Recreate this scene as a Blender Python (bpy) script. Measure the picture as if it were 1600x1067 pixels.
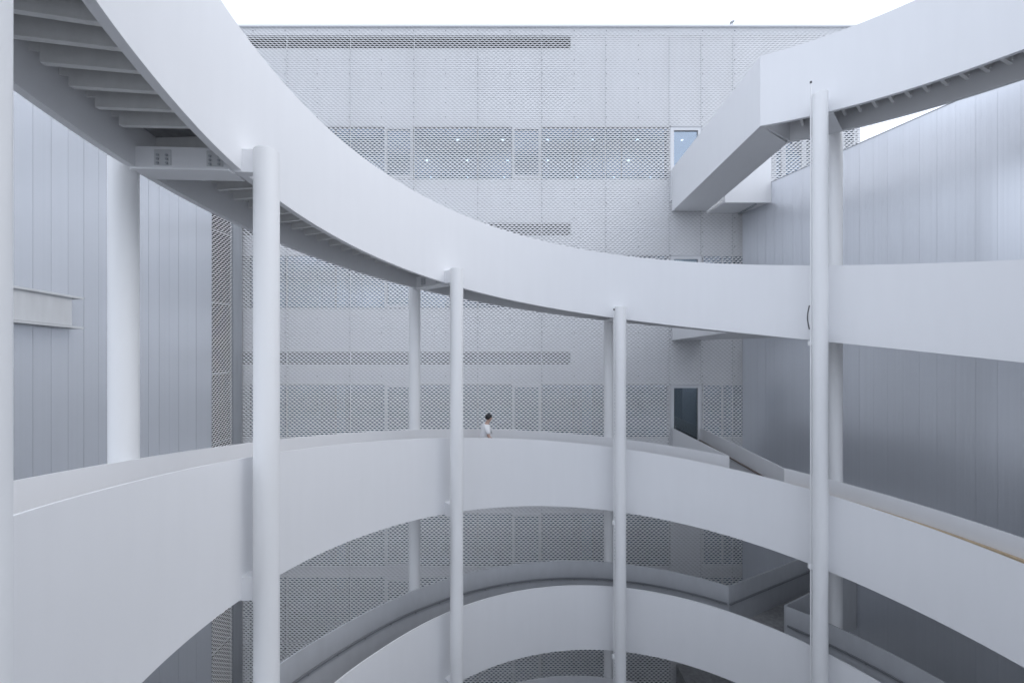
import bpy, math, random
from mathutils import Vector, Matrix

random.seed(7)
scene = bpy.context.scene
for o in list(bpy.data.objects):
    bpy.data.objects.remove(o, do_unlink=True)
COL = scene.collection

# ------------------------------------------------------------------ camera
# all plan measurements are in "panel heights" (one ramp parapet panel = 1.8 m)
S = 1.8
HC = 8.9 * S                      # camera height above the ground, m
FPX = 633.8                       # focal length in pixels of a 1600 px wide picture
cam_d = bpy.data.cameras.new("camera")
cam = bpy.data.objects.new("camera", cam_d)
COL.objects.link(cam)
cam.location = (0, 0, HC)
cam.rotation_euler = (math.radians(90), 0, 0)
cam_d.sensor_width = 36.0
cam_d.lens = FPX / 1600 * 36.0
cam_d.clip_start = 0.05
cam_d.clip_end = 3000
scene.camera = cam

# ------------------------------------------------------------------ world: overcast daylight
SUN_EL, SUN_AZ = math.radians(52), math.radians(98)
world = bpy.data.worlds.new("World")
scene.world = world
world.use_nodes = True
wn, wl = world.node_tree.nodes, world.node_tree.links
wn.clear()
w_out = wn.new("ShaderNodeOutputWorld")
w_bg = wn.new("ShaderNodeBackground")
w_sky = wn.new("ShaderNodeTexSky")
w_sky.sky_type = 'NISHITA'
w_sky.sun_disc = False
w_sky.sun_elevation = SUN_EL
w_sky.sun_rotation = SUN_AZ
w_sky.dust_density = 4.0
w_sky.air_density = 1.0
w_hsv = wn.new("ShaderNodeHueSaturation")
w_hsv.inputs['Saturation'].default_value = 0.25
w_mix = wn.new("ShaderNodeMixRGB")
w_mix.inputs['Fac'].default_value = 0.72
w_mix.inputs['Color2'].default_value = (8.6, 9.35, 10.8, 1)      # the cloud sheet
w_bg.inputs['Strength'].default_value = 0.15
wl.new(w_sky.outputs['Color'], w_hsv.inputs['Color'])
wl.new(w_hsv.outputs['Color'], w_mix.inputs['Color1'])
wl.new(w_mix.outputs['Color'], w_bg.inputs['Color'])
wl.new(w_bg.outputs['Background'], w_out.inputs['Surface'])

sun_d = bpy.data.lights.new("sun", 'SUN')
sun_d.energy = 0.38  # a thin bright patch in the cloud, upper right
sun_d.angle = math.radians(50)
sun_d.color = (1.0, 0.975, 0.94)
sun = bpy.data.objects.new("sun", sun_d)
COL.objects.link(sun)
sdir = Vector((math.cos(SUN_EL) * math.sin(SUN_AZ), math.cos(SUN_EL) * math.cos(SUN_AZ), math.sin(SUN_EL)))
sun.rotation_euler = sdir.to_track_quat('Z', 'Y').to_euler()
sun.location = sdir * 60

scene.view_settings.view_transform = 'Standard'
scene.view_settings.look = 'None'
scene.view_settings.exposure = 0.27
scene.view_settings.gamma = 1.0
scene.view_settings.use_curve_mapping = False
scene.render.engine = 'CYCLES'
scene.cycles.use_denoising = True
scene.cycles.max_bounces = 8
scene.cycles.diffuse_bounces = 6
scene.cycles.glossy_bounces = 3
scene.cycles.transparent_max_bounces = 12
scene.cycles.caustics_reflective = False
scene.cycles.caustics_refractive = False
scene.cycles.pixel_filter_type = 'BLACKMAN_HARRIS'
scene.cycles.filter_width = 1.65

# ------------------------------------------------------------------ helpers
def W(X, Z, h):
    """plan right, plan depth, height against the lens (panel heights) -> metres"""
    return (X * S, Z * S, HC + h * S)

def px(x, Z):
    return (x - 800.0) / FPX * Z

def py(y, Z):
    return (533.0 - y) / FPX * Z

def tag(o, label=None, cat=None, group=None, kind=None):
    if label: o['label'] = label
    if cat: o['category'] = cat
    if group: o['group'] = group
    if kind: o['kind'] = kind
    return o

def empty(name, loc, rz=0.0):
    o = bpy.data.objects.new(name, None)
    o.empty_display_size = 0.2
    COL.objects.link(o)
    o.location = loc
    o.rotation_euler = (0, 0, rz)
    return o

bpy_parents = {}
def attach(o, parent):
    if parent is not None:
        o.parent = parent
        bpy.context.view_layer.update()
        o.matrix_parent_inverse = parent.matrix_world.inverted()

class MB:
    def __init__(self):
        self.v, self.f, self.sm = [], [], []
    def add(self, vs, fs, smooth=False):
        b = len(self.v)
        self.v += [tuple(p) for p in vs]
        self.f += [tuple(i + b for i in q) for q in fs]
        self.sm += [smooth] * len(fs)
    def box(self, lo, hi):
        x0, y0, z0 = lo; x1, y1, z1 = hi
        self.add([(x0, y0, z0), (x1, y0, z0), (x1, y1, z0), (x0, y1, z0),
                  (x0, y0, z1), (x1, y0, z1), (x1, y1, z1), (x0, y1, z1)],
                 [(0, 3, 2, 1), (4, 5, 6, 7), (0, 1, 5, 4), (1, 2, 6, 5), (2, 3, 7, 6), (3, 0, 4, 7)])
    def hexa(self, lower, upper):
        """4 lower + 4 upper points, counter-clockwise from above"""
        self.add(list(lower) + list(upper),
                 [(0, 3, 2, 1), (4, 5, 6, 7), (0, 1, 5, 4), (1, 2, 6, 5), (2, 3, 7, 6), (3, 0, 4, 7)])
    def tube(self, pts, r, n=10, caps=True):
        pts = [Vector(p) for p in pts]
        rings = []
        up = Vector((0, 0, 1))
        for i, p in enumerate(pts):
            d = (pts[min(i + 1, len(pts) - 1)] - pts[max(i - 1, 0)]).normalized()
            a = up if abs(d.z) < 0.9 else Vector((1, 0, 0))
            u = d.cross(a).normalized()
            w = d.cross(u).normalized()
            rr = r[i] if isinstance(r, (list, tuple)) else r
            rings.append([p + u * math.cos(2 * math.pi * k / n) * rr + w * math.sin(2 * math.pi * k / n) * rr for k in range(n)])
        vs = [q for ring in rings for q in ring]
        fs = []
        for i in range(len(pts) - 1):
            for k in range(n):
                fs.append((i * n + k, i * n + (k + 1) % n, (i + 1) * n + (k + 1) % n, (i + 1) * n + k))
        self.add(vs, fs, True)
        if caps:
            self.add(rings[0], [tuple(range(n))[::-1]])
            self.add(rings[-1], [tuple(range(n))])
    def mesh(self, name):
        me = bpy.data.meshes.new(name)
        me.from_pydata(self.v, [], self.f)
        me.polygons.foreach_set('use_smooth', self.sm)
        me.update()
        return me
    def build(self, name, mat, parent=None):
        me = self.mesh(name)
        me.materials.append(mat)
        o = bpy.data.objects.new(name, me)
        COL.objects.link(o)
        attach(o, parent)
        return o

def inst(name, me, parent, mw=None):
    o = bpy.data.objects.new(name, me)
    COL.objects.link(o)
    if mw is not None:
        o.matrix_world = mw
    if parent is not None:
        o.parent = parent
        o.matrix_parent_inverse = parent.matrix_world.inverted()
    return o

# ------------------------------------------------------------------ materials
def principled(name, col, rough=0.5, metal=0.0, spec=0.5):
    m = bpy.data.materials.new(name)
    m.use_nodes = True
    b = m.node_tree.nodes['Principled BSDF']
    b.inputs['Base Color'].default_value = (*col, 1)
    b.inputs['Roughness'].default_value = rough
    b.inputs['Metallic'].default_value = metal
    b.inputs['Specular IOR Level'].default_value = spec
    return m

def weathered(name, col, rough=0.5, metal=0.0, spec=0.5, amount=0.06, scale=1.2, stretch=0.12, fine=0.02, bump=0.0):
    """paint with faint vertical streaks, cloudy wear and a little grain"""
    m = principled(name, col, rough, metal, spec)
    n, l = m.node_tree.nodes, m.node_tree.links
    b = n['Principled BSDF']
    tc = n.new('ShaderNodeTexCoord')
    mp = n.new('ShaderNodeMapping')
    mp.inputs['Scale'].default_value = (3.0, 3.0, stretch * 3)
    l.new(tc.outputs['Object'], mp.inputs['Vector'])
    n1 = n.new('ShaderNodeTexNoise'); n1.inputs['Scale'].default_value = scale * 1.6; n1.inputs['Detail'].default_value = 5
    l.new(mp.outputs['Vector'], n1.inputs['Vector'])
    n2 = n.new('ShaderNodeTexNoise'); n2.inputs['Scale'].default_value = scale * 0.5; n2.inputs['Detail'].default_value = 4
    l.new(tc.outputs['Object'], n2.inputs['Vector'])
    n3 = n.new('ShaderNodeTexNoise'); n3.inputs['Scale'].default_value = 60; n3.inputs['Detail'].default_value = 2
    l.new(tc.outputs['Object'], n3.inputs['Vector'])
    def rng(node, a):
        r = n.new('ShaderNodeMapRange')
        r.inputs['From Min'].default_value = 0.3; r.inputs['From Max'].default_value = 0.7
        r.inputs['To Min'].default_value = 1 - a; r.inputs['To Max'].default_value = 1 + a * 0.4
        l.new(node.outputs['Fac'], r.inputs['Value'])
        return r
    r1, r2, r3 = rng(n1, amount), rng(n2, amount * 0.8), rng(n3, fine)
    m1 = n.new('ShaderNodeMath'); m1.operation = 'MULTIPLY'
    m2 = n.new('ShaderNodeMath'); m2.operation = 'MULTIPLY'
    l.new(r1.outputs[0], m1.inputs[0]); l.new(r2.outputs[0], m1.inputs[1])
    l.new(m1.outputs[0], m2.inputs[0]); l.new(r3.outputs[0], m2.inputs[1])
    mx = n.new('ShaderNodeVectorMath'); mx.operation = 'SCALE'
    mx.inputs[0].default_value = col
    l.new(m2.outputs[0], mx.inputs['Scale'])
    l.new(mx.outputs['Vector'], b.inputs['Base Color'])
    rr = n.new('ShaderNodeMapRange')
    rr.inputs['To Min'].default_value = max(0.05, rough - 0.03); rr.inputs['To Max'].default_value = rough + 0.03
    l.new(n2.outputs['Fac'], rr.inputs['Value'])
    l.new(rr.outputs[0], b.inputs['Roughness'])
    if bump:
        bp = n.new('ShaderNodeBump'); bp.inputs['Strength'].default_value = bump; bp.inputs['Distance'].default_value = 0.01
        l.new(n2.outputs['Fac'], bp.inputs['Height'])
        l.new(bp.outputs['Normal'], b.inputs['Normal'])
    return m

M_WHITE = weathered('white_paint', (0.80, 0.805, 0.82), rough=0.42, amount=0.012, fine=0.005, bump=0.06)
M_GREY = weathered('streaked_grey', (0.56, 0.575, 0.60), rough=0.6, amount=0.05, scale=1.0, stretch=0.4, fine=0.02)  # darker grey than the white parapets; lower turn's outer parapet and lowest footbridge
M_COLUMN = weathered('column_paint', (0.83, 0.835, 0.84), rough=0.38, amount=0.02, fine=0.006)
M_SOFFIT = weathered('steel_soffit', (0.60, 0.61, 0.62), rough=0.55, amount=0.08)
M_JOIST = weathered('joist_paint', (0.78, 0.78, 0.77), rough=0.5, amount=0.08)
def cladding(name, col, rough, metal, streak):
    """coated sheet: every panel a hair lighter or darker, fine vertical rolling streaks"""
    m = principled(name, col, rough, metal)
    n, l = m.node_tree.nodes, m.node_tree.links
    b = n['Principled BSDF']
    tc = n.new('ShaderNodeTexCoord'); oi = n.new('ShaderNodeObjectInfo')
    sp = n.new('ShaderNodeSeparateXYZ'); l.new(tc.outputs['Object'], sp.inputs[0])
    cb = n.new('ShaderNodeCombineXYZ')
    mx_ = n.new('ShaderNodeMath'); mx_.operation = 'MULTIPLY'; mx_.inputs[1].default_value = 22.0
    mz_ = n.new('ShaderNodeMath'); mz_.operation = 'MULTIPLY'; mz_.inputs[1].default_value = 0.10
    mr_ = n.new('ShaderNodeMath'); mr_.operation = 'MULTIPLY'; mr_.inputs[1].default_value = 317.0
    l.new(sp.outputs['X'], mx_.inputs[0]); l.new(sp.outputs['Z'], mz_.inputs[0]); l.new(oi.outputs['Random'], mr_.inputs[0])
    l.new(mx_.outputs[0], cb.inputs['X']); l.new(mr_.outputs[0], cb.inputs['Y']); l.new(mz_.outputs[0], cb.inputs['Z'])
    nz = n.new('ShaderNodeTexNoise'); nz.inputs['Scale'].default_value = 1.0; nz.inputs['Detail'].default_value = 3
    l.new(cb.outputs[0], nz.inputs['Vector'])
    a = n.new('ShaderNodeMapRange'); a.inputs['From Min'].default_value = 0.3; a.inputs['From Max'].default_value = 0.7
    a.inputs['To Min'].default_value = 1 - streak; a.inputs['To Max'].default_value = 1 + streak
    l.new(nz.outputs['Fac'], a.inputs['Value'])
    c = n.new('ShaderNodeMapRange'); c.inputs['To Min'].default_value = 0.988; c.inputs['To Max'].default_value = 1.012
    l.new(oi.outputs['Random'], c.inputs['Value'])
    mm = n.new('ShaderNodeMath'); mm.operation = 'MULTIPLY'; l.new(a.outputs[0], mm.inputs[0]); l.new(c.outputs[0], mm.inputs[1])
    v = n.new('ShaderNodeVectorMath'); v.operation = 'SCALE'; v.inputs[0].default_value = col
    l.new(mm.outputs[0], v.inputs['Scale']); l.new(v.outputs['Vector'], b.inputs['Base Color'])
    return m
M_LEFT = cladding('grey_cladding', (0.76, 0.785, 0.83), 0.27, 0.68, 0.015)
M_RIGHT = cladding('silver_cladding', (0.80, 0.825, 0.87), 0.30, 0.65, 0.018)
M_MESH = principled('mesh_paint', (0.86, 0.865, 0.875), rough=0.4)
M_BACK = weathered('render_wall', (0.82, 0.825, 0.835), rough=0.7, amount=0.04)
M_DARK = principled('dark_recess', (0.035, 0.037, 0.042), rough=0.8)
M_STEEL = weathered('galvanised_post', (0.40, 0.42, 0.45), rough=0.5, metal=0.3, amount=0.08)
M_FRAME = principled('window_frame', (0.74, 0.75, 0.77), rough=0.4)
M_CONC = weathered('concrete', (0.36, 0.36, 0.365), rough=0.85, amount=0.25, scale=2.0, stretch=1.0, fine=0.08, bump=0.3)
M_GROUND = weathered('paving', (0.33, 0.335, 0.34), rough=0.9, amount=0.2, scale=0.6, stretch=1.0, fine=0.06)
M_TAN = weathered('timber_rail', (0.56, 0.43, 0.28), rough=0.55, amount=0.12, scale=3, stretch=1.0)
M_BROWN = principled('brown_rail', (0.16, 0.12, 0.10), rough=0.5)
M_RAIL = principled('grey_rail', (0.30, 0.31, 0.33), rough=0.4, metal=0.4)
M_BOLT = principled('bolt', (0.10, 0.10, 0.12), rough=0.5, metal=0.6)
M_CABLE = principled('cable', (0.03, 0.03, 0.035), rough=0.6)
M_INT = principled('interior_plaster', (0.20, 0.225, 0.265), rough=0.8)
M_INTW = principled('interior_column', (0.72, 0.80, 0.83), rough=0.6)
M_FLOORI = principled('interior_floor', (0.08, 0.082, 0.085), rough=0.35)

M_LAMP = bpy.data.materials.new('downlight'); M_LAMP.use_nodes = True
M_LAMP.cycles.emission_sampling = 'NONE'
_b = M_LAMP.node_tree.nodes['Principled BSDF']
_b.inputs['Emission Color'].default_value = (1, 0.98, 0.95, 1)
_b.inputs['Emission Strength'].default_value = 6.0

M_GLASS = bpy.data.materials.new('window_glass'); M_GLASS.use_nodes = True
_n, _l = M_GLASS.node_tree.nodes, M_GLASS.node_tree.links
_n.remove(_n['Principled BSDF'])
_tr = _n.new('ShaderNodeBsdfTransparent'); _tr.inputs['Color'].default_value = (0.52, 0.63, 0.73, 1)
_gl = _n.new('ShaderNodeBsdfGlossy'); _gl.inputs['Roughness'].default_value = 0.02; _gl.inputs['Color'].default_value = (0.76, 0.87, 1.0, 1)
_fr = _n.new('ShaderNodeFresnel'); _fr.inputs['IOR'].default_value = 1.55
_mr = _n.new('ShaderNodeMapRange'); _mr.inputs['To Min'].default_value = 0.15; _mr.inputs['To Max'].default_value = 1.0
_mx = _n.new('ShaderNodeMixShader')
_l.new(_fr.outputs[0], _mr.inputs['Value']); _l.new(_mr.outputs[0], _mx.inputs[0])
_l.new(_tr.outputs[0], _mx.inputs[1]); _l.new(_gl.outputs[0], _mx.inputs[2])
_l.new(_mx.outputs[0], _n['Material Output'].inputs['Surface'])

M_DGLASS = M_GLASS.copy(); M_DGLASS.name = 'door_glass'
for _q in M_DGLASS.node_tree.nodes:
    if _q.bl_idname == 'ShaderNodeMapRange': _q.inputs['To Min'].default_value = 0.30
    if _q.bl_idname == 'ShaderNodeBsdfGlossy': _q.inputs['Color'].default_value = (0.66, 0.685, 0.71, 1)
    if _q.bl_idname == 'ShaderNodeBsdfTransparent': _q.inputs['Color'].default_value = (0.60, 0.64, 0.68, 1)

M_DGLASS2 = M_GLASS.copy(); M_DGLASS2.name = 'green_door_glass'
for _q in M_DGLASS2.node_tree.nodes:
    if _q.bl_idname == 'ShaderNodeMapRange': _q.inputs['To Min'].default_value = 0.14
    if _q.bl_idname == 'ShaderNodeBsdfTransparent': _q.inputs['Color'].default_value = (0.62, 0.66, 0.62, 1)
    if _q.bl_idname == 'ShaderNodeBsdfGlossy': _q.inputs['Color'].default_value = (0.85, 0.92, 0.86, 1)

# ------------------------------------------------------------------ spiral geometry
CX, CZ = 1.6017, 2.8462          # axis of the spiral
R_IN, R_OUT = 3.531, 4.25        # inner faces of the two parapets
T_P = 0.055                      # width of the parapet foot
T_T = 0.016                      # thickness of the parapet plate
R_CI, R_CO = 3.324, 4.365        # column circles
FLOOR = 0.66                     # walking surface below the parapet top
R_COL = 0.084

KN = [(33.4, 4.075), (45, 4.008), (60, 3.913), (72, 3.833), (120, 3.455), (180, 2.965), (225, 2.60),
      (255, 2.3892), (270, 2.2277), (285, 2.072), (300, 1.9219), (315, 1.777), (330, 1.6371), (345, 1.5019),
      (360, 1.371), (375, 1.2442), (390, 1.1212), (405, 1.0017), (420, 0.8854), (435, 0.772), (480, 0.43),
      (540, -0.03), (580, -0.34), (600, -0.5102), (615, -0.6705), (630, -0.8273), (645, -0.98), (660, -1.1283),
      (675, -1.2715), (690, -1.4091), (705, -1.5407), (720, -1.6656), (735, -1.7835), (750, -1.8938),
      (765, -1.9959), (780, -2.0893), (795, -2.1736), (830, -2.36), (900, -2.74), (960, -3.06), (1005, -3.3547 + .03),
      (1020, -3.4802), (1035, -3.5904), (1050, -3.688), (1065, -3.7758), (1080, -3.8566), (1095, -3.9332),
      (1110, -4.0084), (1125, -4.0849), (1140, -4.1656), (1200, -4.52), (1280, -5.0), (1360, -5.43), (1400, -5.64),
      (1430, -5.80), (1440, -5.88), (1500, -6.35), (1620, -7.3), (1735, -8.24)]

def htop(phi):
    k = KN
    if phi <= k[0][0]: return k[0][1] + (phi - k[0][0]) * -0.0058
    if phi >= k[-1][0]: return k[-1][1]
    for i in range(len(k) - 1):
        if k[i][0] <= phi <= k[i + 1][0]:
            x0, y0 = k[i]; x1, y1 = k[i + 1]
            def sl(j):
                if j <= 0 or j >= len(k) - 1:
                    j0, j1 = max(j - 1, 0), min(j + 1, len(k) - 1)
                else:
                    j0, j1 = j - 1, j + 1
                return (k[j1][1] - k[j0][1]) / (k[j1][0] - k[j0][0])
            h = x1 - x0; t = (phi - x0) / h
            m0, m1 = sl(i) * h, sl(i + 1) * h
            return ((2 * t**3 - 3 * t**2 + 1) * y0 + (t**3 - 2 * t**2 + t) * m0 + (-2 * t**3 + 3 * t**2) * y1 + (t**3 - t**2) * m1)

def pol(phi, r):
    a = math.radians(phi)
    return CX + r * math.sin(a), CZ + r * math.cos(a)

def PW(phi, r, h):
    X, Z = pol(phi, r)
    return W(X, Z, h)

def arc(a, b, step=1.0):
    n = max(1, int(math.ceil((b - a) / step)))
    return [a + (b - a) * i / n for i in range(n + 1)]

def ribbon(mb, phis, prof, closed=True, smooth=True, ends=True):
    """sweep a closed (r, dh) profile along the helix; every profile side is its own strip so edges stay crisp"""
    n = len(prof)
    rng = range(n) if closed else range(n - 1)
    for i in rng:
        (ra, da), (rb, db) = prof[i], prof[(i + 1) % n]
        vs, fs = [], []
        for p in phis:
            t = htop(p)
            vs.append(PW(p, ra, t + da)); vs.append(PW(p, rb, t + db))
        for j in range(len(phis) - 1):
            fs.append((2 * j, 2 * j + 1, 2 * j + 3, 2 * j + 2))
        mb.add(vs, fs, smooth)
    if ends and closed:
        for p, rev in ((phis[0], False), (phis[-1], True)):
            t = htop(p)
            vs = [PW(p, r, t + d) for r, d in prof]
            idx = tuple(range(n))
            mb.add(vs, [idx[::-1] if rev else idx])

PHI_END = 1735.0
GAP_L, GAP_R = 27.0, 37.55        # openings of the outer parapet where the footbridges leave
START_IN, START_OUT = 33.42, 37.75

# ------------------------------------------------------------------ ground
mb = MB()
mb.add([(-900, -900, 0), (900, -900, 0), (900, 900, 0), (-900, 900, 0)], [(0, 1, 2, 3)])
tag(mb.build('ground', M_GROUND), kind='structure')

# ------------------------------------------------------------------ spiral ramp
ramp = empty('spiral_ramp', (CX * S, CZ * S, 0))
tag(ramp, 'tall white spiral pedestrian ramp with smooth solid parapets winding round the open well', 'ramp')
bpy.context.view_layer.update()

prof_in = [(R_IN, 0), (R_IN, -1.0), (R_IN + T_P, -1.0), (R_IN + T_P, -0.985), (R_IN + T_T, -0.985), (R_IN + T_T, 0)]
prof_out = [(R_OUT, 0), (R_OUT, -1.0), (R_OUT + T_P, -1.0), (R_OUT + T_P, -0.62), (R_OUT + T_T, -0.62), (R_OUT + T_T, 0)]
BR = 1.5
turns = [(START_IN, 250), (250, 580), (580, 950), (950, 1310), (1310, PHI_END)]
lbl_turn = ['topmost turn', 'upper turn', 'middle turn', 'lower turn', 'lowest turn']
for (a, b), nm in zip(turns, lbl_turn):
    mb = MB(); ribbon(mb, arc(a, b), prof_in)
    o = mb.build('inner_parapet', M_WHITE, ramp); o['label'] = 'inner parapet of the ' + nm
outs = [(START_OUT, 250), (250, 360 + GAP_L), (360 + GAP_R, 580), (580, 720 + GAP_L), (720 + GAP_R, 950),
        (950, 1080 + GAP_L), (1080 + GAP_R, 1310), (1310, PHI_END)]
for a, b in outs:
    mb = MB(); ribbon(mb, arc(a, b), prof_out)
    mb.build('outer_parapet', M_GREY if 940 < a < 1300 else M_WHITE, ramp)
for (a, b), nm in zip([(START_OUT, 250)] + turns[1:], lbl_turn):
    mb = MB()
    ribbon(mb, arc(a, b), [(R_IN + T_T + .001, -FLOOR), (R_IN + T_T + .001, -FLOOR - 0.03), (R_OUT - .001, -FLOOR - 0.03), (R_OUT - .001, -FLOOR)])
    mb.build('deck', M_CONC, ramp)
# joists under the deck (only the two upper turns are ever seen from below)
jm = MB()
r0, r1 = R_IN + T_T + 0.002, R_OUT
zt, zb = -FLOOR - 0.032, -FLOOR - 0.165
jm.box((r0 * S, -0.004 * S, zb * S), ((r1 - 0.05) * S, 0.004 * S, zt * S))
jm.box((r0 * S, -0.016 * S, (zb - 0.006) * S), ((r1 - 0.06) * S, 0.016 * S, (zb - 0.0005) * S))
jm.box(((r1 - 0.05) * S + 0.001, -0.004 * S, (zb + 0.06) * S), (r1 * S, 0.004 * S, (zt - 0.001) * S))
joist_me = jm.mesh('joist'); joist_me.materials.append(M_JOIST)
def radial_matrix(phi, h):
    a = math.radians(phi)
    x = Vector((math.sin(a), math.cos(a), 0)); z = Vector((0, 0, 1)); y = z.cross(x)
    m = Matrix((x, y, z)).transposed().to_4x4()
    m.translation = Vector((CX * S, CZ * S, HC + h * S))
    return m
phi = 40.5
while phi < 440:
    if min(abs(((phi - 0.5) % 45)), 45 - ((phi - 0.5) % 45)) > 1.2:
        inst('joist', joist_me, ramp, radial_matrix(phi, htop(phi)))
    phi += 2.25
COL_IN = {-135: 0.65, -90: 1.62, -45: 0.85, 0: 0.85, 45: -0.05}
COL_R = {-90: 3.383}
COL_OUT = {-90: 0.55, -45: 0.9, 0: 1.5, 45: 0.45}
# radial beams that carry the ramp between each pair of columns
def beam(phi_i, phi_o, top, plates=False, r_in=R_CI):
    pi, po = Vector(W(*pol(phi_i, r_in), 0)), Vector(W(*pol(phi_o, R_CO), 0))
    d = (po - pi); L = d.length; d.normalize(); s = Vector((-d.y, d.x, 0)) * (0.042 * S)
    z0, z1 = HC + (top - 1.003) * S, HC + (top - 0.838) * S
    m = MB()
    q = [pi + s, pi - s, po - s, po + s]
    m.hexa([(p.x, p.y, z0) for p in q][::-1], [(p.x, p.y, z1) for p in q][::-1])
    bo = m.build('radial_beam', M_WHITE, ramp)
    m = MB()
    fl0, fl1 = pi + d * ((R_IN + T_P + .004 - r_in) * S), pi + d * ((R_OUT - .004 - r_in) * S)
    sf = Vector((-d.y, d.x, 0)) * (0.095 * S)
    q = [fl0 + sf, fl0 - sf, fl1 - sf, fl1 + sf]
    m.hexa([(p.x, p.y, z0 - 0.026) for p in q][::-1], [(p.x, p.y, z0 - 0.002) for p in q][::-1])
    m.build('bottom_flange', M_WHITE, bo)
    if not plates: return
    # splice plates and bolts
    s2 = Vector((-d.y, d.x, 0))
    for frac in (0.22, 0.80):
        c = pi + d * (L * (0.2 + frac * 0.62))
        for sg in (1, -1):
            b0 = c + s2 * sg * 0.042 * S
            a0 = b0 - d * 0.10; a1 = b0 + d * 0.10
            e = s2 * sg * 0.012
            m = MB()
            m.hexa([(a0.x, a0.y, z0 + 0.06), (a1.x, a1.y, z0 + 0.06), ((a1 + e).x, (a1 + e).y, z0 + 0.06), ((a0 + e).x, (a0 + e).y, z0 + 0.06)],
                   [(a0.x, a0.y, z1 - 0.04), (a1.x, a1.y, z1 - 0.04), ((a1 + e).x, (a1 + e).y, z1 - 0.04), ((a0 + e).x, (a0 + e).y, z1 - 0.04)])
            m.build('splice_plate', M_SOFFIT, bo)
    m = MB()
    for frac in (0.22, 0.80):
        c = pi + d * (L * (0.2 + frac * 0.62))
        for sg in (1, -1):
            for u in (-0.055, 0.055):
                for hgt in (0.085, 0.135, 0.185):
                    p = c + d * u + s2 * sg * (0.042 * S + 0.012)
                    m.tube([(p.x, p.y, z0 + hgt), (p.x + s2.x * sg * 0.014, p.y + s2.y * sg * 0.014, z0 + hgt)], 0.017, 6)
    tag(m.build('bolts', M_STEEL, bo), kind='stuff')

levels = {-135: [225, 585, 945, 1305], -90: [270, 630, 990, 1350], -45: [315, 675, 1035, 1395],
          0: [360, 720, 1080, 1440], 45: [45, 405, 765, 1125, 1485]}
for k, lv in levels.items():
    ei = COL_IN[k]; eo = COL_OUT.get(k, ei)
    for p in lv:
        beam(p + ei, p + eo, htop(p + ei), p in (45, 270, 315, 360), COL_R.get(k, R_CI))

# rails fixed to the inside of the outer parapets
def rail(phis, r, drop, mat, half, thick, bracket_step):
    m = MB(); ribbon(m, phis, [(r - half, -drop), (r - half, -drop - thick), (r + half, -drop - thick), (r + half, -drop)])
    o = m.build('handrail', mat, ramp)
    m = MB()
    p = phis[0] + 1.5
    while p < phis[-1]:
        t = htop(p)
        m.tube([PW(p, r, t - drop - thick), PW(p, r + 0.005, t - drop - thick - 0.02), PW(p, R_OUT + 0.004, t - drop - thick - 0.028)], 0.011 * S / 1.8, 6)
        p += bracket_step
    tag(m.build('rail_brackets', M_RAIL, o), kind='stuff')
rail(arc(590, 720 + GAP_L - .3), R_OUT - 0.03, 0.285, M_TAN, 0.02, 0.022, 6.5)
rail(arc(720 + GAP_R + .3, 815), R_OUT - 0.036, 0.222, M_TAN, 0.028, 0.034, 6.5)
rail(arc(985, 1080 + GAP_L - .2), R_OUT - 0.03, 0.272, M_RAIL, 0.013, 0.018, 5.4)
rail(arc(1080 + GAP_R + .3, 1170), R_OUT - 0.03, 0.272, M_RAIL, 0.013, 0.018, 5.4)

# ------------------------------------------------------------------ columns
def column(phi, r, top_h, label, group, cond=None):
    X, Z = pol(phi, r)
    root = empty('steel_column', W(X, Z, 0)[:2] + (0,))
    tag(root, label, 'column', group)
    bpy.context.view_layer.update()
    bx, by, _ = W(X, Z, 0)
    zt = HC + top_h * S
    rr = R_COL * S
    m = MB(); n = 40
    m.tube([(bx, by, 0.02), (bx, by, zt)], rr, n)
    m.build('shaft', M_COLUMN, root)
    m = MB(); m.tube([(bx, by, zt + 0.001), (bx, by, zt + 0.012)], rr * 0.93, n); m.build('cap_plate', M_COLUMN, root)
    m = MB(); m.box((bx - 0.3, by - 0.3, 0.004), (bx + 0.3, by + 0.3, 0.03)); m.build('base_plate', M_STEEL, root)
    return root, bx, by, zt

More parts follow.
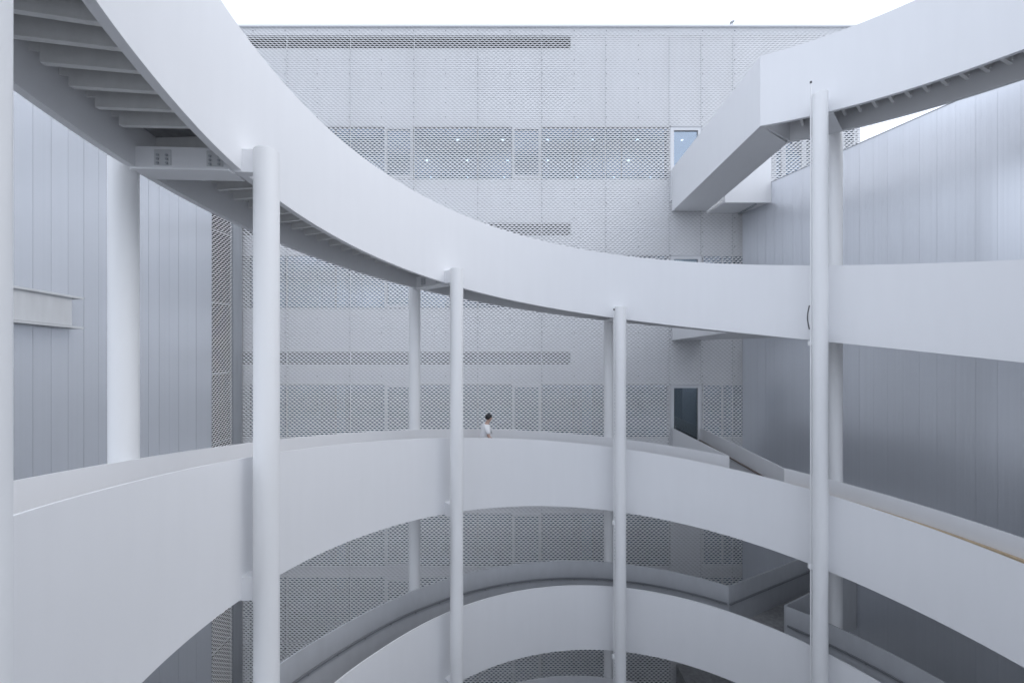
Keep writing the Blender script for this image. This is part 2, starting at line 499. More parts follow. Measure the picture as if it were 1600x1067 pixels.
labels_in = {-135: 'big white steel column cut by the left picture edge, nearest the viewer',
             -90: 'thick white steel column left of centre, in front of the upper ramp turn',
             -45: 'white steel column just left of the walking person, standing inside the well',
             0: 'slender white steel column right of the walking person, with thin conduit clipped on',
             45: 'tall white steel column on the right reaching up to the topmost ramp turn'}
TOPS = {-135: 225, -90: 270, -45: 315, 0: 360, 45: 45}
for k, e in COL_IN.items():
    th = htop(TOPS[k] + e) - 0.836
    root, bx, by, zt = column(k + e, COL_R.get(k, R_CI), th, labels_in[k], 'steel columns inside the well')
    # thin conduit clipped to two of the columns
    if k in (0, 45):
        d = Vector((-by, bx, 0)).normalized()            # sideways as seen from the viewer
        if d.x > 0: d = -d
        off = d * (R_COL * S + 0.022)
        ztop = zt - 0.1 if k == 0 else HC + py(126, by / S) * S
        m = MB(); m.tube([(bx + off.x, by + off.y, 0.1), (bx + off.x, by + off.y, ztop)], 0.017, 8)
        cd = m.build('conduit', M_COLUMN, root)
        m = MB()
        m.tube([(bx + off.x, by + off.y, ztop), (bx + off.x, by + off.y, ztop + 0.05)], 0.021, 8)
        m.build('conduit_end', M_CABLE, cd)
        m = MB()
        marks = [(817, 0), (1027, 0)] if k == 0 else [(536, 0), (888, 0)]
        for y, _ in marks:
            h = HC + py(y, by / S) * S
            c = (bx + off.x * 1.06, by + off.y * 1.06, h)
            m.box((c[0] - 0.035, c[1] - 0.035, h - 0.05), (c[0] + 0.035, c[1] + 0.035, h + 0.05))
        m.build('junction_box', M_COLUMN, cd)
    if k == 45:
        m = MB()
        pts = []
        for i in range(13):
            t = i / 12
            h = HC + py(476 + 38 * t, by / S) * S
            b = math.sin(math.pi * t) * 0.035
            pts.append((bx + off.x * 1.16 + d.x * b, by + off.y * 1.16 + d.y * b, h))
        m.tube(pts, 0.012, 8)
        m.build('cable_loop', M_CABLE, root)

labels_out = {-90: 'shaded white steel column on the left, behind the ramp beside grey cladding',
              -45: 'rear white steel column left of the person, rising behind the middle ramp turn',
              0: 'rear white steel column half hidden behind the slender conduit column',
              45: 'rear white steel column just right of the tall right-hand column'}
for k, e in COL_OUT.items():
    th = htop(TOPS[k] + e) - 0.93
    column(k + e, R_CO, th, labels_out[k], 'steel columns outside the ramp')

# ------------------------------------------------------------------ footbridges
ZF = 9.57                          # front of the mesh facade
T_B = 0.022
def wall_seg(mb, p0, p1, t0, t1, b0, b1, th, side=1):
    """upright slab between two plan points; th is laid to the left (side=1) or right of p0->p1"""
    a, b = Vector(p0), Vector(p1)
    d = (b - a).normalized(); n = Vector((-d.y, d.x)) * th * side
    q = [a, b, b + n, a + n]
    hb = [b0, b1, b1, b0]; ht = [t0, t1, t1, t0]
    lo = [W(p.x, p.y, h) for p, h in zip(q, hb)]; hi = [W(p.x, p.y, h) for p, h in zip(q, ht)]
    if side < 0:
        lo, hi = lo[::-1], hi[::-1]
    mb.hexa(lo, hi)

def slab(mb, pts, hs, thick):
    up = [W(p[0], p[1], h) for p, h in zip(pts, hs)]
    lo = [W(p[0], p[1], h - thick) for p, h in zip(pts, hs)]
    mb.hexa(lo, up)

def footbridge(label, L, Rr, FL, FR, hL, hF, hR=None, soffit=True, rail_side=None, rail_mat=None, rmat=M_WHITE):
    """L,Rr: corners on the ramp; FL,FR: corners at the building; h*: parapet top heights"""
    hR = hL if hR is None else hR
    mid = ((L[0] + FR[0]) / 2, (L[1] + FR[1]) / 2)
    root = empty('footbridge', W(mid[0], mid[1], hF - 1.0))
    tag(root, label, 'footbridge', 'footbridges from the ramp to the buildings')
    bpy.context.view_layer.update()
    m = MB(); wall_seg(m, L, FL, hL, hF, hL - 1.0, hF - 1.0, T_B, -1); m.build('parapet', rmat, root)
    m = MB(); wall_seg(m, Rr, FR, hR, hF, hR - 1.0, hF - 1.0, T_B, 1); pr = m.build('parapet', rmat, root)
    q = [L, Rr, FR, FL]; hs = [hL, hR, hF, hF]
    def inset(q, e):
        c = Vector(((q[0][0] + q[1][0]) / 2, (q[0][1] + q[1][1]) / 2)); c2 = Vector(((q[3][0] + q[2][0]) / 2, (q[3][1] + q[2][1]) / 2))
        out = []
        for p, cc in zip(q, (c, c, c2, c2)):
            v = Vector(p); dd = (cc - v); out.append(tuple(v + dd.normalized() * e))
        return out
    qi = inset(q, T_B + 0.004)
    m = MB(); slab(m, qi, [h - FLOOR for h in hs], 0.05); m.build('deck', M_CONC, root)
    if soffit:
        m = MB(); slab(m, inset(q, T_B + 0.002), [h - 0.96 for h in hs], 0.037); m.build('soffit', M_WHITE, root)
    if rail_side:
        a, b = (L, FL) if rail_side == 'L' else (Rr, FR)
        a, b = Vector(a), Vector(b); d = (b - a).normalized(); n = Vector((-d.y, d.x)) * (-1 if rail_side == 'L' else 1)
        off = n * (T_B + 0.03)
        h0, h1 = (hL if rail_side == 'L' else hR) - 0.272, hF - 0.272
        m = MB()
        wall_seg(m, tuple(a + off), tuple(b + off), h0, h1, h0 - 0.02, h1 - 0.02, 0.028, 1)
        m.build('handrail', rail_mat, root)
    return root

Lc = pol(GAP_L, R_OUT); Rc = pol(GAP_R, R_OUT)
Ic = pol(START_IN, R_IN); Oc = pol(START_OUT, R_OUT + T_P)
FLp = (px(1050, ZF), ZF - 0.004); FRp = (px(1097, ZF), ZF - 0.004)
b1 = footbridge('angular white footbridge from the topmost ramp end to the uppermost facade door', Ic, Oc, FLp, (px(1104, ZF), ZF - 0.004), htop(START_IN), py(330, ZF) + 1.0, htop(START_OUT))
# closing diaphragm where the open ramp framing meets the boxed footbridge
m = MB(); wall_seg(m, pol(START_IN + .25, R_IN + T_P + .002), pol(START_OUT + .25, R_OUT - .002), htop(34) - FLOOR - .032, htop(38) - FLOOR - .032, htop(34) - .99, htop(38) - .99, 0.02, -1)
m.build('end_plate', M_WHITE, b1)
footbridge('white footbridge tucked behind the upper ramp turn, below the middle facade door', Lc, Rc, FLp, FRp, htop(360 + GAP_L), py(531, ZF) + 1.0, htop(360 + GAP_R))
footbridge('white footbridge from the middle ramp turn to the lowest facade door in view', Lc, Rc, FLp, FRp, htop(720 + GAP_L), py(668, ZF), htop(720 + GAP_R), rail_side='R', rail_mat=M_BROWN)
# lowest footbridge runs off to the right-hand building
def right_wall_x(Z): return px(1160, ZF) + 0.254 * (ZF - Z)
d4 = Vector((2.06, 1.0)).normalized()
def to_wall(p):
    t = (right_wall_x(p[1]) - 0.01 - p[0]) / (d4.x + 0.254 * d4.y)
    return (p[0] + d4.x * t, p[1] + d4.y * t)
hb = htop(1080 + GAP_L)
b4 = footbridge('shaded grey concrete-floored footbridge from the lower ramp turn to the right-hand wall', Lc, Rc, to_wall(Lc), to_wall(Rc), hb, hb - 0.02, htop(1080 + GAP_R), rail_side='L', rail_mat=M_RAIL, rmat=M_GREY)

# roof-level landing between facade and right-hand building
land = empty('roof_landing', W(5.0, 9.2, 3.0))
tag(land, 'white landing platform right of the uppermost footbridge, against the silver wall', 'landing')
bpy.context.view_layer.update()
ZL = 8.80
xw = right_wall_x(ZL) - 0.004
m = MB(); wall_seg(m, (px(1104, ZF) + 0.03, ZL), (xw, ZL), 4.02, 4.02, 3.01, 3.01, T_P, 1); m.build('parapet', M_WHITE, land)
m = MB(); slab(m, [(px(1104, ZF) + 0.03, ZL + T_P + .002), (xw - .02, ZL + T_P + .002), (right_wall_x(ZF) - .004, ZF - .004), (px(1104, ZF) + .03, ZF - .004)], [3.07] * 4, 0.05)
m.build('soffit', M_WHITE, land)
m = MB(); m.box(W(px(1161, ZF) - 0.12, ZL + 0.09, 2.985), W(px(1161, ZF) - 0.09, ZF - 0.01, 3.018)); m.build('soffit_rib', M_STEEL, land)

# ------------------------------------------------------------------ right-hand building with ribbed silver cladding
H_RW = 3.45
rb = empty('clad_building', W(right_wall_x(5), 5, 0)[:2] + (0,))
tag(rb, 'lower building with tall smooth silver ribbed cladding on the right', 'building')
bpy.context.view_layer.update()
PW_W = 0.214                                     # cladding panel width
dirw = Vector((0.254, -1.0)).normalized()
nrm = Vector((-dirw.y, dirw.x)) * -1             # towards the well (left)
if nrm.x > 0: nrm = -nrm
start = Vector((right_wall_x(ZF + 0.0), ZF + 0.0))
pm = MB()
g = 0.0035
hw, hh = PW_W * S, (H_RW * S + HC)
def pan_profile(mb, width, height, rib, gap, ribs):
    # front plane y=0 towards -y; shallow raised ribs between grooves
    n = ribs; seg = width / n
    for i in range(n):
        x0 = i * seg + (gap if i == 0 else rib * 0.5); x1 = (i + 1) * seg - (gap if i == n - 1 else rib * 0.5)
        mb.add([(x0, 0, 0), (x1, 0, 0), (x1, 0, height), (x0, 0, height)], [(0, 1, 2, 3)])
        if i < n - 1:
            mb.add([(x1, 0, 0), (x1 + rib * .5, rib * .35, 0), (x1 + rib * .5, rib * .35, height), (x1, 0, height)], [(0, 1, 2, 3)])
            mb.add([(x1 + rib * .5, rib * .35, 0), (x1 + rib, 0, 0), (x1 + rib, 0, height), (x1 + rib * .5, rib * .35, height)], [(0, 1, 2, 3)])
    mb.add([(gap, 0, 0), (gap, 0, height), (gap, 0.03, height), (gap, 0.03, 0)], [(0, 1, 2, 3)])
    mb.add([(width - gap, 0, 0), (width - gap, 0.03, 0), (width - gap, 0.03, height), (width - gap, 0, height)], [(0, 1, 2, 3)])
    mb.add([(gap, 0, height), (width - gap, 0, height), (width - gap, 0.03, height), (gap, 0.03, height)], [(0, 1, 2, 3)])
pan_profile(pm, hw, hh, 0.004, 0.0012, 4)
pan_me = pm.mesh('cladding_panel'); pan_me.materials.append(M_RIGHT)
def face_matrix(origin, along, up=Vector((0, 0, 1))):
    x = Vector((along.x, along.y, 0)).normalized(); y = up.cross(x)
    m = Matrix((x, y, up)).transposed().to_4x4(); m.translation = origin
    return m
npan = 40
for i in range(npan):
    p = start + dirw * PW_W * i
    j = random.uniform(-0.0012, 0.0012)
    # local +x runs towards the viewer along the wall, local -y faces the well
    mw = face_matrix(Vector((p.x * S, p.y * S, 0.0)), dirw)
    mw = mw @ Matrix.Rotation(random.uniform(-0.0007, 0.0007), 4, 'Z')
    mw.translation += Vector((nrm.x, nrm.y, 0)) * j
    inst('cladding_panel', pan_me, rb, mw)
# body behind the panels, coping
end = start + dirw * PW_W * npan
mb = MB()
A, B = start - nrm * 0.02, end - nrm * 0.02
C, D = B - nrm * 6, A - nrm * 6 + Vector((0, 0))
q = [A, B, C, D]
mb.hexa([(p.x * S, p.y * S, 0.01) for p in q][::-1], [(p.x * S, p.y * S, HC + (H_RW - 0.02) * S) for p in q][::-1])
mb.build('wall', M_STEEL, rb)
mb = MB()
q = [start + nrm * 0.008, end + nrm * 0.008, end - nrm * 0.12, start - nrm * 0.12]
mb.hexa([(p.x * S, p.y * S, HC + (H_RW + 0.001) * S) for p in q][::-1], [(p.x * S, p.y * S, HC + (H_RW + 0.012) * S) for p in q][::-1])
mb.build('coping', M_STEEL, rb)

# ------------------------------------------------------------------ left-hand building
XL = -6.37
H_LW = 3.35
lb = empty('clad_building', (XL * S, 6 * S, 0))
tag(lb, 'building with flat grey vertical cladding panels on the left', 'building')
bpy.context.view_layer.update()
pl = MB(); pan_profile(pl, 0.2145 * S, HC + H_LW * S, 0.0, 0.0026, 1)
# slight swage at both panel edges
pl_me = pl.mesh('cladding_panel'); pl_me.materials.append(M_LEFT)
ZL_END = 8.61
for i in range(30):
    z1 = ZL_END - 0.2145 * (i + 1)
    mw = face_matrix(Vector((XL * S, z1 * S, 0.0)), Vector((0, 1, 0)))     # local -y must face +X (the well)
    mw = mw @ Matrix.Rotation(random.uniform(-0.0012, 0.0012), 4, 'Z')
    mw.translation += Vector((random.uniform(-0.003, 0.003), 0, 0))
    inst('cladding_panel', pl_me, lb, mw)
mb = MB(); mb.box(((XL - 5) * S, (ZL_END - 30 * 0.2145) * S, 0.01), (XL * S - 0.035, ZL_END * S - 0.003, HC + (H_LW - .01) * S)); mb.build('wall', M_STEEL, lb)

# channel beam left standing off the grey cladding
ch = empty('channel_beam', W(XL + 0.2, 5.4, 0.2))
tag(ch, 'short white steel channel beam stub fixed across the grey left wall', 'beam')
bpy.context.view_layer.update()
Xc = XL + 0.16
za, zb2 = 3.9, 634 * -Xc / (800 - 112)
zc = 634 * -Xc / (800 - 127)
def hch(Z, a): return a - (Z - 5.1) * 0.075
m = MB(); wall_seg(m, (Xc, za), (Xc, zb2), hch(za, .66), hch(zb2, .66), hch(za, .27), hch(zb2, .27), 0.02, 1); m.build('web', M_SOFFIT, ch)
for hh0 in (.66, .235):
    m = MB(); wall_seg(m, (Xc + 0.03, za), (Xc + 0.03, zc), hch(za, hh0 + .028), hch(zc, hh0 + .028), hch(za, hh0), hch(zc, hh0), 0.19, 1)
    m.build('flange', M_SOFFIT, ch)

# ------------------------------------------------------------------ unseen low wall, added behind the viewer to darken the lower ramp turns
mb = MB(); mb.box(W(-9.5, -3.4, -8.89), W(10.5, -2.6, -2.5))
tag(mb.build('added_shade_wall', M_STEEL), kind='structure')

# ------------------------------------------------------------------ mesh-clad building
fb = empty('mesh_clad_building', W(0, ZF, 0)[:2] + (0,))
tag(fb, 'long building facing the ramp, faced in white expanded metal mesh with window bands behind', 'building')
bpy.context.view_layer.update()
CELL = 100.2 / 14 / FPX * ZF       # long way of one diamond
ROWP = 2.95 / FPX * ZF             # half short way
TILT = math.radians(-25)
mesh_cache = {}
def mesh_panel(w, h, wf=0.61):
    """expanded metal sheet: zigzag strands, each strip leaning out at its upper edge. Local x right, -y front, z up."""
    key = (round(w, 4), round(h, 4), wf)
    if key in mesh_cache: return mesh_cache[key]
    nx = max(1, int(round(w / CELL))); nr = max(1, int(round(h / ROWP)))
    cw, rp = w / nx, h / nr
    ws = wf * rp; amp = 0.215 * rp
    dz, dy = ws * 0.5 * math.cos(TILT), ws * 0.5 * math.sin(TILT)
    vs, fs = [], []
    for k in range(nr):
        zc_ = (k + 0.5) * rp
        b = len(vs)
        for j in range(2 * nx + 1):
            o = amp if (j + k) % 2 == 0 else -amp
            x = min(max(j * cw / 2, 0.0015), w - 0.0015)
            vs.append((x * S, dy * S, (zc_ + o - dz) * S))
            vs.append((x * S, -dy * S, (zc_ + o + dz) * S))
        for j in range(2 * nx):
            fs.append((b + 2 * j, b + 2 * j + 2, b + 2 * j + 3, b + 2 * j + 1))
    me = bpy.data.meshes.new('mesh_panel'); me.from_pydata(vs, [], fs); me.update()
    me.materials.append(M_MESH)
    mesh_cache[key] = me
    return me

FL_STEP = 201.5
xj = [378, 446, 546, 646.2, 746.4, 846.6, 946.8, 1047, 1097, 1147, 1247, 1370]
yj = [41, 119, 197]
for k in range(4):
    yj += [197 + FL_STEP * k + 113, 197 + FL_STEP * (k + 1)]
yj.append(533 + 8.9 / ZF * FPX - 4)
yj = sorted(set(yj))
bolts = MB()
def put_panel(x0, x1, y0, y1):
    X0, X1 = px(x0, ZF), px(x1, ZF); h1, h0 = py(y0, ZF), py(y1, ZF)
    me = mesh_panel(X1 - X0, h1 - h0)
    mw = Matrix.Translation(Vector(W(X0, ZF + random.uniform(-.002, .002), h0)))
    inst('mesh_panel', me, fb, mw)
door_rows = [(197 + FL_STEP * k) for k in range(3)]
brt = [py(330, ZF) + 0.3, py(531, ZF) + 0.3, py(668, ZF) - 0.7]     # door sill heights
for i in range(len(xj) - 1):
    for j in range(len(yj) - 1):
        x0, x1, y0, y1 = xj[i], xj[i + 1], yj[j], yj[j + 1]
        if x0 == 1047:
            # the door column: only mesh between the doors
            if any(abs(y0 - d) < 2 for d in door_rows):
                continue
        if x0 >= 1147 and y0 > 320:
            if x0 == 1147:
                put_panel(1147, 1160, y0, y1)
            continue
        put_panel(x0, x1, y0, y1)
        if i == 0 and y1 < 312:
            put_panel(278, 378, y0, y1)
# little fixings on a regular grid
for i in range(0, 20):
    x = 396 + i * 50.1
    if x > 1165: break
    y = 49
    while y < 1060:
        if not (1047 < x < 1096):
            c = W(px(x, ZF), ZF - 0.028, py(y, ZF))
            bolts.tube([c, (c[0], c[1] + 0.03, c[2])], 0.013, 6)
        y += 22.4
tag(bolts.build('fixings', M_BOLT, fb), kind='stuff')
# uprights behind every sheet joint
for x in xj[1:]:
    if x > 1150 : continue
    X = px(x, ZF)
    m = MB(); m.box(W(X - 0.006, ZF + 0.05, -8.85), W(X + 0.006, ZF + 0.085, py(53.5, ZF))); m.build('support_rail', M_SOFFIT, fb)
m = MB(); m.box(W(px(277, ZF), ZF - 0.03, py(42.5, ZF)), W(px(1371, ZF), ZF + 0.06, py(39.8, ZF))); m.build('coping', M_FRAME, fb)

# backing wall with window bands and louvre slots
ZB, ZBT = ZF + 0.15, 0.10
XMIN, XMAX = XL - 0.32, px(1340, ZB)
def back_piece(x0, x1, y0, y1, name='wall'):
    m = MB(); m.box(W(x0, ZB, py(y1, ZB)), W(x1, ZB + ZBT, py(y0, ZB))); return m.build(name, M_BACK, fb)
XD0, XD1 = px(1048, ZB), px(1099, ZB)
XSL = px(892, ZB)
slots = [(55, 76), (348, 367.5), (549.5, 569), (751, 770.5)]
wins = [(197 + FL_STEP * k, 280 + FL_STEP * k) for k in range(4)] + [(902, 1085)]
YB = 533 + 8.88 / ZB * FPX
breaks = sorted(set([44, YB] + [v for s in slots for v in s] + [v for w_ in wins for v in w_]))
for a, b in zip(breaks[:-1], breaks[1:]):
    mid = (a + b) / 2
    if any(w0 <= mid <= w1 for w0, w1 in wins):
        continue
    if any(s0 <= mid <= s1 for s0, s1 in slots):
        back_piece(XSL, XD0, a, b)
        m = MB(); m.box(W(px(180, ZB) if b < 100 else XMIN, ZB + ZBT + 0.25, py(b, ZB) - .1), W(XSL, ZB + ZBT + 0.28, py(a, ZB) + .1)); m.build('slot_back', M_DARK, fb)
    else:
        back_piece(px(270, ZB) if b < 312 else XMIN, XD0, a, b)
    back_piece(XD1, XMAX, a, b)

def window(x0, x1, y0, y1, fr, Zp=ZB + 0.03, name='window', mat=M_FRAME, parent=None, depth=0.06):
    X0, X1, h1, h0 = px(x0, ZB), px(x1, ZB), py(y0, ZB), py(y1, ZB)
    m = MB()
    e = 0.002
    m.box(W(X0 + e, Zp, h0 + e), W(X0 + fr, Zp + depth, h1 - e)); m.box(W(X1 - fr, Zp, h0 + e), W(X1 - e, Zp + depth, h1 - e))
    m.box(W(X0 + fr, Zp, h1 - fr), W(X1 - fr, Zp + depth, h1 - e)); m.box(W(X0 + fr, Zp, h0 + e), W(X1 - fr, Zp + depth, h0 + fr))
    o = m.build(name, mat, parent or fb)
    m = MB(); m.box(W(X0 + fr, Zp + depth * .45, h0 + fr), W(X1 - fr, Zp + depth * .55, h1 - fr)); m.build('pane', M_GLASS, o)
    return o
M_MULL = principled('dark_mullion', (0.13, 0.14, 0.16), rough=0.4, metal=0.4)
for k, (a, b) in enumerate(wins):
    for x0, x1, w_ in ((389, 446, 0), (446, 523, 0), (523, 601, 0), (601, 645.5, 1), (645.5, 746, 0), (746, 800, 0), (800, 845.5, 1),
                       (845.5, 896, 0), (896, 972, 0), (972, 1048, 0)):
        if w_:
            window(x0, x1, a, b - 1.5, 0.062, Zp=ZB - 0.02, depth=0.1)
        else:
            window(x0, x1, a, b, 0.012, mat=M_MULL)
    xs = [1099.5, 1130, 1163, 1211, 1226, 1258, 1286, 1318, 1339] if k == 0 else [1099.5, 1130, 1165]
    for x0, x1 in zip(xs[:-1], xs[1:]):
        window(x0, x1, a, b, 0.05 if k == 0 else 0.02, mat=M_FRAME)
    if k > 0:
        m = MB(); m.box(W(px(1165, ZB), ZB, py(b, ZB)), W(XMAX, ZB + ZBT, py(a, ZB))); m.build('wall', M_BACK, fb)

# doors at the ends of the footbridges
for k in range(3):
    X0, X1 = px(1049, ZF), px(1096, ZF)
    h1, h0 = py(198 + FL_STEP * k, ZF), brt[k]
    Zp = ZF + 0.02
    fr = 0.07
    m = MB()
    m.box(W(X0, Zp, h0), W(X0 + fr, Zp + 0.08, h1)); m.box(W(X1 - fr, Zp, h0), W(X1, Zp + 0.08, h1))
    m.box(W(X0 + fr, Zp, h1 - fr), W(X1 - fr, Zp + 0.08, h1)); m.box(W(X0 + fr, Zp, h0), W(X1 - fr, Zp + 0.08, h0 + fr))
    dr = m.build('door', M_FRAME, fb)
    m = MB(); m.box(W(X0 + fr, Zp + 0.035, h0 + fr), W(X1 - fr, Zp + 0.045, h1 - fr)); m.build('pane', M_DGLASS if k == 0 else M_DGLASS2, dr)
    m = MB(); m.tube([W(X0 + fr + .03, Zp - .02, h0 + .45), W(X0 + fr + .03, Zp - .02, h0 + .75)], 0.014, 8); m.build('handle', M_RAIL, dr)
    # reveal between mesh and wall
    m = MB()
    m.box(W(X0 - 0.02, ZF + 0.015, h0 - .05), W(X0 - 0.003, ZB + ZBT, h1 + .05))
    m.box(W(X1 + 0.003, ZF + 0.015, h0 - .05), W(X1 + 0.02, ZB + ZBT, h1 + .05))
    m.box(W(X0 - 0.02, ZF + 0.015, h1 + .003), W(X1 + .02, ZB + ZBT, h1 + .03))
    m.build('door_reveal', M_FRAME, dr)

hts = [py(44, ZF)] + [v for k in range(3) for v in (py(198 + FL_STEP * k, ZF) + .032, brt[k] - .052)] + [-8.88]
for a_, b_ in zip(hts[::2], hts[1::2]):
    m = MB(); m.box(W(XD0 + .001, ZB, b_), W(XD1 - .001, ZB + ZBT, a_)); m.build('wall', M_BACK, fb)

# rooms behind the glass
ZR = 14.2
X_A, X_B = XL - 0.33, XMAX
ceil0 = 5.5
fh = FL_STEP / FPX * ZB
for k in range(5):
    c = ceil0 - fh * k
    top = c + 0.28 if k else py(47, ZB) - .02
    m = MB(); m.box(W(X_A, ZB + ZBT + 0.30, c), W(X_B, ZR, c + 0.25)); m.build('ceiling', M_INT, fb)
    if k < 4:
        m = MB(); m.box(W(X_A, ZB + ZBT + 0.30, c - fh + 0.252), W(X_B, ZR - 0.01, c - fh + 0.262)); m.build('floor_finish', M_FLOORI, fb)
        lamps = MB()
        for row in range(3):
            Z = 11.07 + 1.25 * row
            for i in range(13):
                X = px(575, 11.07) + (i - 3) * 1.225 + (0.12 if row == 1 else 0)
                if X_A < X < X_B and not (k == 0 and random.random() < 0.15):
                    p = W(X, Z, c - 0.004)
                    lamps.tube([(p[0], p[1], p[2] - 0.012), p], 0.06, 12)
        tag(lamps.build('downlights', M_LAMP, fb), kind='stuff')
        for x, Z in ((917, 10.9), (531, 10.9), (1225, 10.9)):
            p = W(px(x, Z), Z, 0)
            m = MB(); m.tube([(p[0], p[1], HC + (c - fh + .263) * S), (p[0], p[1], HC + (c - .001) * S)], 0.24, 20)
            m.build('interior_column', M_INTW, fb)
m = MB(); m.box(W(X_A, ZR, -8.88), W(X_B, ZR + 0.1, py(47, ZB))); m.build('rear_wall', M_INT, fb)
m = MB(); m.box(W(X_A - 0.06, ZB + 0.35, -8.88), W(X_A - 0.002, ZR, py(47, ZB))); m.build('side_wall', M_BACK, fb)
m = MB(); m.box(W(X_B + 0.002, ZB, 3.4), W(X_B + 0.06, ZR, py(47, ZB))); m.build('side_wall', M_BACK, fb)
m = MB(); m.box(W(X_A - .06, ZB, py(46.9, ZB)), W(X_B + .06, ZR + .1, py(45.5, ZB))); m.build('roof', M_CONC, fb)
m = MB(); m.box(W(px(277, ZF), ZF + 0.03, py(53, ZF)), W(px(1371, ZF), ZF + 0.05, py(42.6, ZF))); m.build('fascia', M_MESH, fb)
# mesh return between the grey wall and the facade, with its steel post
ZP1 = 634 * 6.37 / (800 - 362.5)
yk = [3.9, 2.4, py(474, 9.0), -0.7, -2.2, -3.7, -5.2, -6.7, -8.8]
zwid = ZP1 - ZL_END - 0.004
for a, b in zip(yk[:-1], yk[1:]):
    me = mesh_panel(zwid, a - b - 0.006, 0.40)
    mw = face_matrix(Vector(W(XL, ZL_END + 0.002, b + .003)), Vector((0, 1, 0)))
    inst('mesh_panel', me, fb, mw)
    m = MB(); m.box(W(XL - 0.06, ZL_END, a - .012), W(XL - 0.03, ZP1, a + .012)); m.build('transom', M_STEEL, fb)
m = MB(); m.box(W(XL - 0.05, ZP1 + 0.004, -8.88), W(XL + 0.03, 634 * 6.37 / (800 - 376), 5.0)); m.build('corner_post', M_STEEL, fb)
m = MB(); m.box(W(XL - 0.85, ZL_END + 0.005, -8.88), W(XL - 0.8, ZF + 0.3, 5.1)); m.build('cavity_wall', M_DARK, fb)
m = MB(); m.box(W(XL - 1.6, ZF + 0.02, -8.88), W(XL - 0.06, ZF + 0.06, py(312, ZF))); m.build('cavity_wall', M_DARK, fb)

# small fixture on the roof edge
fx = empty('roof_fixture', W(px(1144, ZF), ZF, py(40, ZF)))
tag(fx, 'tiny dark grey fixture perched alone on the white facade roof edge', 'fixture')
bpy.context.view_layer.update()
c = Vector(W(px(1144, ZF), ZF, py(40, ZF)))
m = MB(); m.tube([c - Vector((0, 0, 0.0)), c + Vector((0.02, 0, 0.09))], 0.012, 6); m.build('stem', M_STEEL, fx)
m = MB(); m.tube([c + Vector((-0.075, 0, 0.10)), c + Vector((-0.03, 0, 0.135)), c + Vector((0.075, 0, 0.20))], [0.045, 0.055, 0.04], 10); m.build('head', M_STEEL, fx)

# ------------------------------------------------------------------ entrance terrace at the foot of the facade
tr = empty('entrance_terrace', W(4.6, 8, -7.55))
tag(tr, 'dark grey concrete terrace low at the facade foot, glimpsed beneath the lower ramp turn', 'terrace')
bpy.context.view_layer.update()
m = MB(); m.box(W(px(1055, ZF), 6.9, -8.89), W(px(1158, ZF), ZF - 0.06, py(1033, ZF))); m.build('terrace_slab', M_CONC, tr)

# ------------------------------------------------------------------ person walking on the middle turn
def skin_mesh(name, verts, edges, radii, mat, parent, sub=2, root=0):
    me = bpy.data.meshes.new(name)
    me.from_pydata(verts, edges, [])
    o = bpy.data.objects.new(name + '_tmp', me)
    COL.objects.link(o)
    sk = o.modifiers.new('skin', 'SKIN'); sk.use_smooth_shade = True
    if not me.skin_vertices:
        me.attributes.new('skin', 'FLOAT', 'POINT') if False else None
    lay = me.skin_vertices[0].data if me.skin_vertices else None
    if lay is None:
        bpy.context.view_layer.objects.active = o
        bpy.ops.mesh.customdata_skin_add()
        lay = me.skin_vertices[0].data
    for i, r in enumerate(radii):
        lay[i].radius = (r, r) if not isinstance(r, tuple) else r
        lay[i].use_root = (i == root)
    sb = o.modifiers.new('sub', 'SUBSURF'); sb.levels = sub; sb.render_levels = sub
    dg = bpy.context.evaluated_depsgraph_get(); dg.update()
    nm = bpy.data.meshes.new_from_object(o.evaluated_get(dg))
    bpy.data.objects.remove(o, do_unlink=True)
    nm.materials.clear(); nm.materials.append(mat)
    for p in nm.polygons: p.use_smooth = True
    r = bpy.data.objects.new(name, nm); COL.objects.link(r)
    r.parent = parent
    return r

M_SKIN = principled('skin', (0.50, 0.34, 0.28), rough=0.5)
M_SHIRT = weathered('shirt_cotton', (0.82, 0.82, 0.84), rough=0.85, amount=0.06, scale=6, stretch=0.3)
M_TROUSER = principled('trousers', (0.05, 0.05, 0.06), rough=0.8)
M_HAIR = principled('hair', (0.012, 0.012, 0.014), rough=0.45)
M_SHOE = principled('shoes', (0.6, 0.6, 0.6), rough=0.6)
TH = -30.8
hf = htop(720 + TH) - FLOOR
pp = W(*pol(TH, 3.90), hf)
ta = math.radians(TH)
person = empty('person', pp, math.atan2(-math.sin(ta), math.cos(ta)) - 0.25)
tag(person, 'dark-haired person in a loose white T-shirt walking along the middle ramp turn', 'person')
bpy.context.view_layer.update()
bv, be, br = [], [], []
def bn(p, r, link=None):
    bv.append(p); br.append(r)
    if link is not None: be.append((link, len(bv) - 1))
    return len(bv) - 1
pelv = bn((0, 0, .93), .13); waist = bn((.0, 0, 1.08), .115, pelv); chest = bn((.0, 0, 1.28), .135, waist)
nb = bn((.02, 0, 1.44), .06, chest); nk = bn((.045, 0, 1.50), .052, nb)
jaw = bn((.085, 0, 1.555), .062, nk); hd = bn((.085, 0, 1.625), .083, jaw); cr = bn((.075, 0, 1.675), .062, hd)
ns = bn((.178, 0, 1.585), .012, hd)
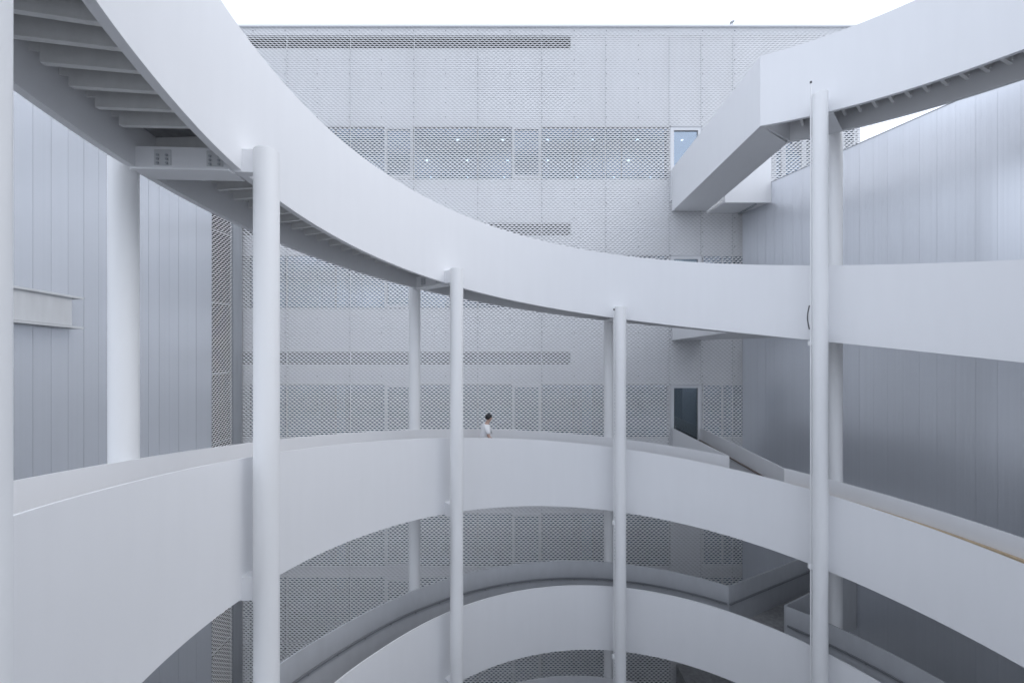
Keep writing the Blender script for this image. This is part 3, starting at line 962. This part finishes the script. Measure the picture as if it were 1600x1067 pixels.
for sd in (1, -1):
    ea = bn((.07, .083 * sd, 1.60), .014, hd)
    sh = bn((.0, .17 * sd, 1.40), .058, chest)
    if sd < 0:
        el = bn((.02, -.235, 1.13), .043, sh); wr = bn((.20, -.225, 1.03), .027, el); pa = bn((.27, -.215, .995), .03, wr)
        fd = Vector((.9, .05, -.45)).normalized()
    else:
        el = bn((-.06, .23, 1.14), .043, sh); wr = bn((-.02, .245, .90), .027, el); pa = bn((.0, .245, .825), .03, wr)
        fd = Vector((.2, 0, -1)).normalized()
    side = Vector((0, 1, 0)); pv = Vector(bv[pa])
    for q, (off, ln) in enumerate(((-.026, .062), (-.009, .075), (.009, .07), (.026, .055))):
        a1 = pv + side * off + fd * .04
        f1 = bn(tuple(a1), .0095, pa); a2 = a1 + fd * ln * .55 + Vector((.004, 0, -.006)); f2 = bn(tuple(a2), .0085, f1)
        bn(tuple(a2 + fd * ln * .4 + Vector((-.004, 0, -.012))), .0075, f2)
    tb = bn(tuple(pv + side * (-.04 * sd) + fd * .005), .011, pa); bn(tuple(Vector(bv[tb]) + fd * .04 + side * (-.012 * sd)), .009, tb)
    hp = bn((.0, .085 * sd, .90), .095, pelv)
    kn = bn((.10 * sd + .03, .09 * sd, .50), .06, hp)
    an = bn((.20 * sd - (.10 if sd < 0 else .02), .09 * sd, .09 + (.05 if sd < 0 else 0)), .038, kn)
    bn((.20 * sd - (.10 if sd < 0 else .02) + .13, .09 * sd, .035 + (.0 if sd > 0 else .0)), .035, an)
body = skin_mesh('body', bv, be, br, M_SKIN, person)
# shirt: torso and wide short sleeves
sv = [(0, 0, .84), (-.005, 0, .98), (-.005, 0, 1.12), (0, 0, 1.28), (.012, 0, 1.415), (.0, .17, 1.40), (-.03, .225, 1.22), (.0, -.17, 1.40), (.01, -.225, 1.20), (.02, 0, 1.455)]
se = [(0, 1), (1, 2), (2, 3), (3, 4), (3, 5), (5, 6), (3, 7), (7, 8), (4, 9)]
sr = [(.16, .185), (.155, .18), (.15, .18), (.155, .185), .085, .085, .078, .085, .078, .07]
skin_mesh('shirt', sv, se, sr, M_SHIRT, person)
tv = [(0, 0, .95), (0, 0, .90)]; te = [(0, 1)]; trr = [.145, .14]
for sd in (1, -1):
    i = len(tv)
    tv += [(.0, .09 * sd, .86), (.10 * sd + .03, .09 * sd, .50), (.20 * sd - (.10 if sd < 0 else .02), .09 * sd, .12 + (.05 if sd < 0 else 0))]
    te += [(1, i), (i, i + 1), (i + 1, i + 2)]; trr += [.11, .08, .068]
skin_mesh('trousers', tv, te, trr, M_TROUSER, person)
for sd in (1, -1):
    ax = .20 * sd - (.10 if sd < 0 else .02)
    skin_mesh('shoe', [(ax - .05, .09 * sd, .05 + (.04 if sd < 0 else 0)), (ax + .05, .09 * sd, .045), (ax + .17, .09 * sd, .04)], [(0, 1), (1, 2)], [.042, .045, .036], M_SHOE, person)
# hair: a cap of thick dark hair, longer at the back, with a fringe
hb_ = MB(); nu, nv = 20, 14
hv_, hfc = [], []
for i in range(nv + 1):
    la = math.pi * (0.70 * i / nv)
    for j in range(nu):
        lo = 2 * math.pi * j / nu
        fx_ = math.cos(lo)
        la2 = la * (1.0 - 0.30 * max(0.0, min(1.0, (fx_ + 0.25) / 0.9)))
        rr_ = 1.0 + 0.05 * math.sin(lo * 7 + i) * math.sin(la) + random.uniform(-.02, .02)
        hv_.append((0.070 + .098 * rr_ * math.sin(la2) * math.cos(lo), .088 * rr_ * math.sin(la2) * math.sin(lo), 1.632 + .098 * rr_ * math.cos(la2)))
for i in range(nv):
    for j in range(nu):
        hfc.append((i * nu + j, (i + 1) * nu + j, (i + 1) * nu + (j + 1) % nu, i * nu + (j + 1) % nu))
hb_.add(hv_, hfc, True)
hm = hb_.mesh('hair'); hm.materials.append(M_HAIR)
ho = bpy.data.objects.new('hair', hm); COL.objects.link(ho); ho.parent = person
wm = MB(); wm.tube([(.165, -.225, 1.047), (.20, -.225, 1.03)], .036, 14)
wo = bpy.data.objects.new('wrist_watch', wm.mesh('wrist_watch')); wo.data.materials.append(M_CABLE); COL.objects.link(wo); wo.parent = person
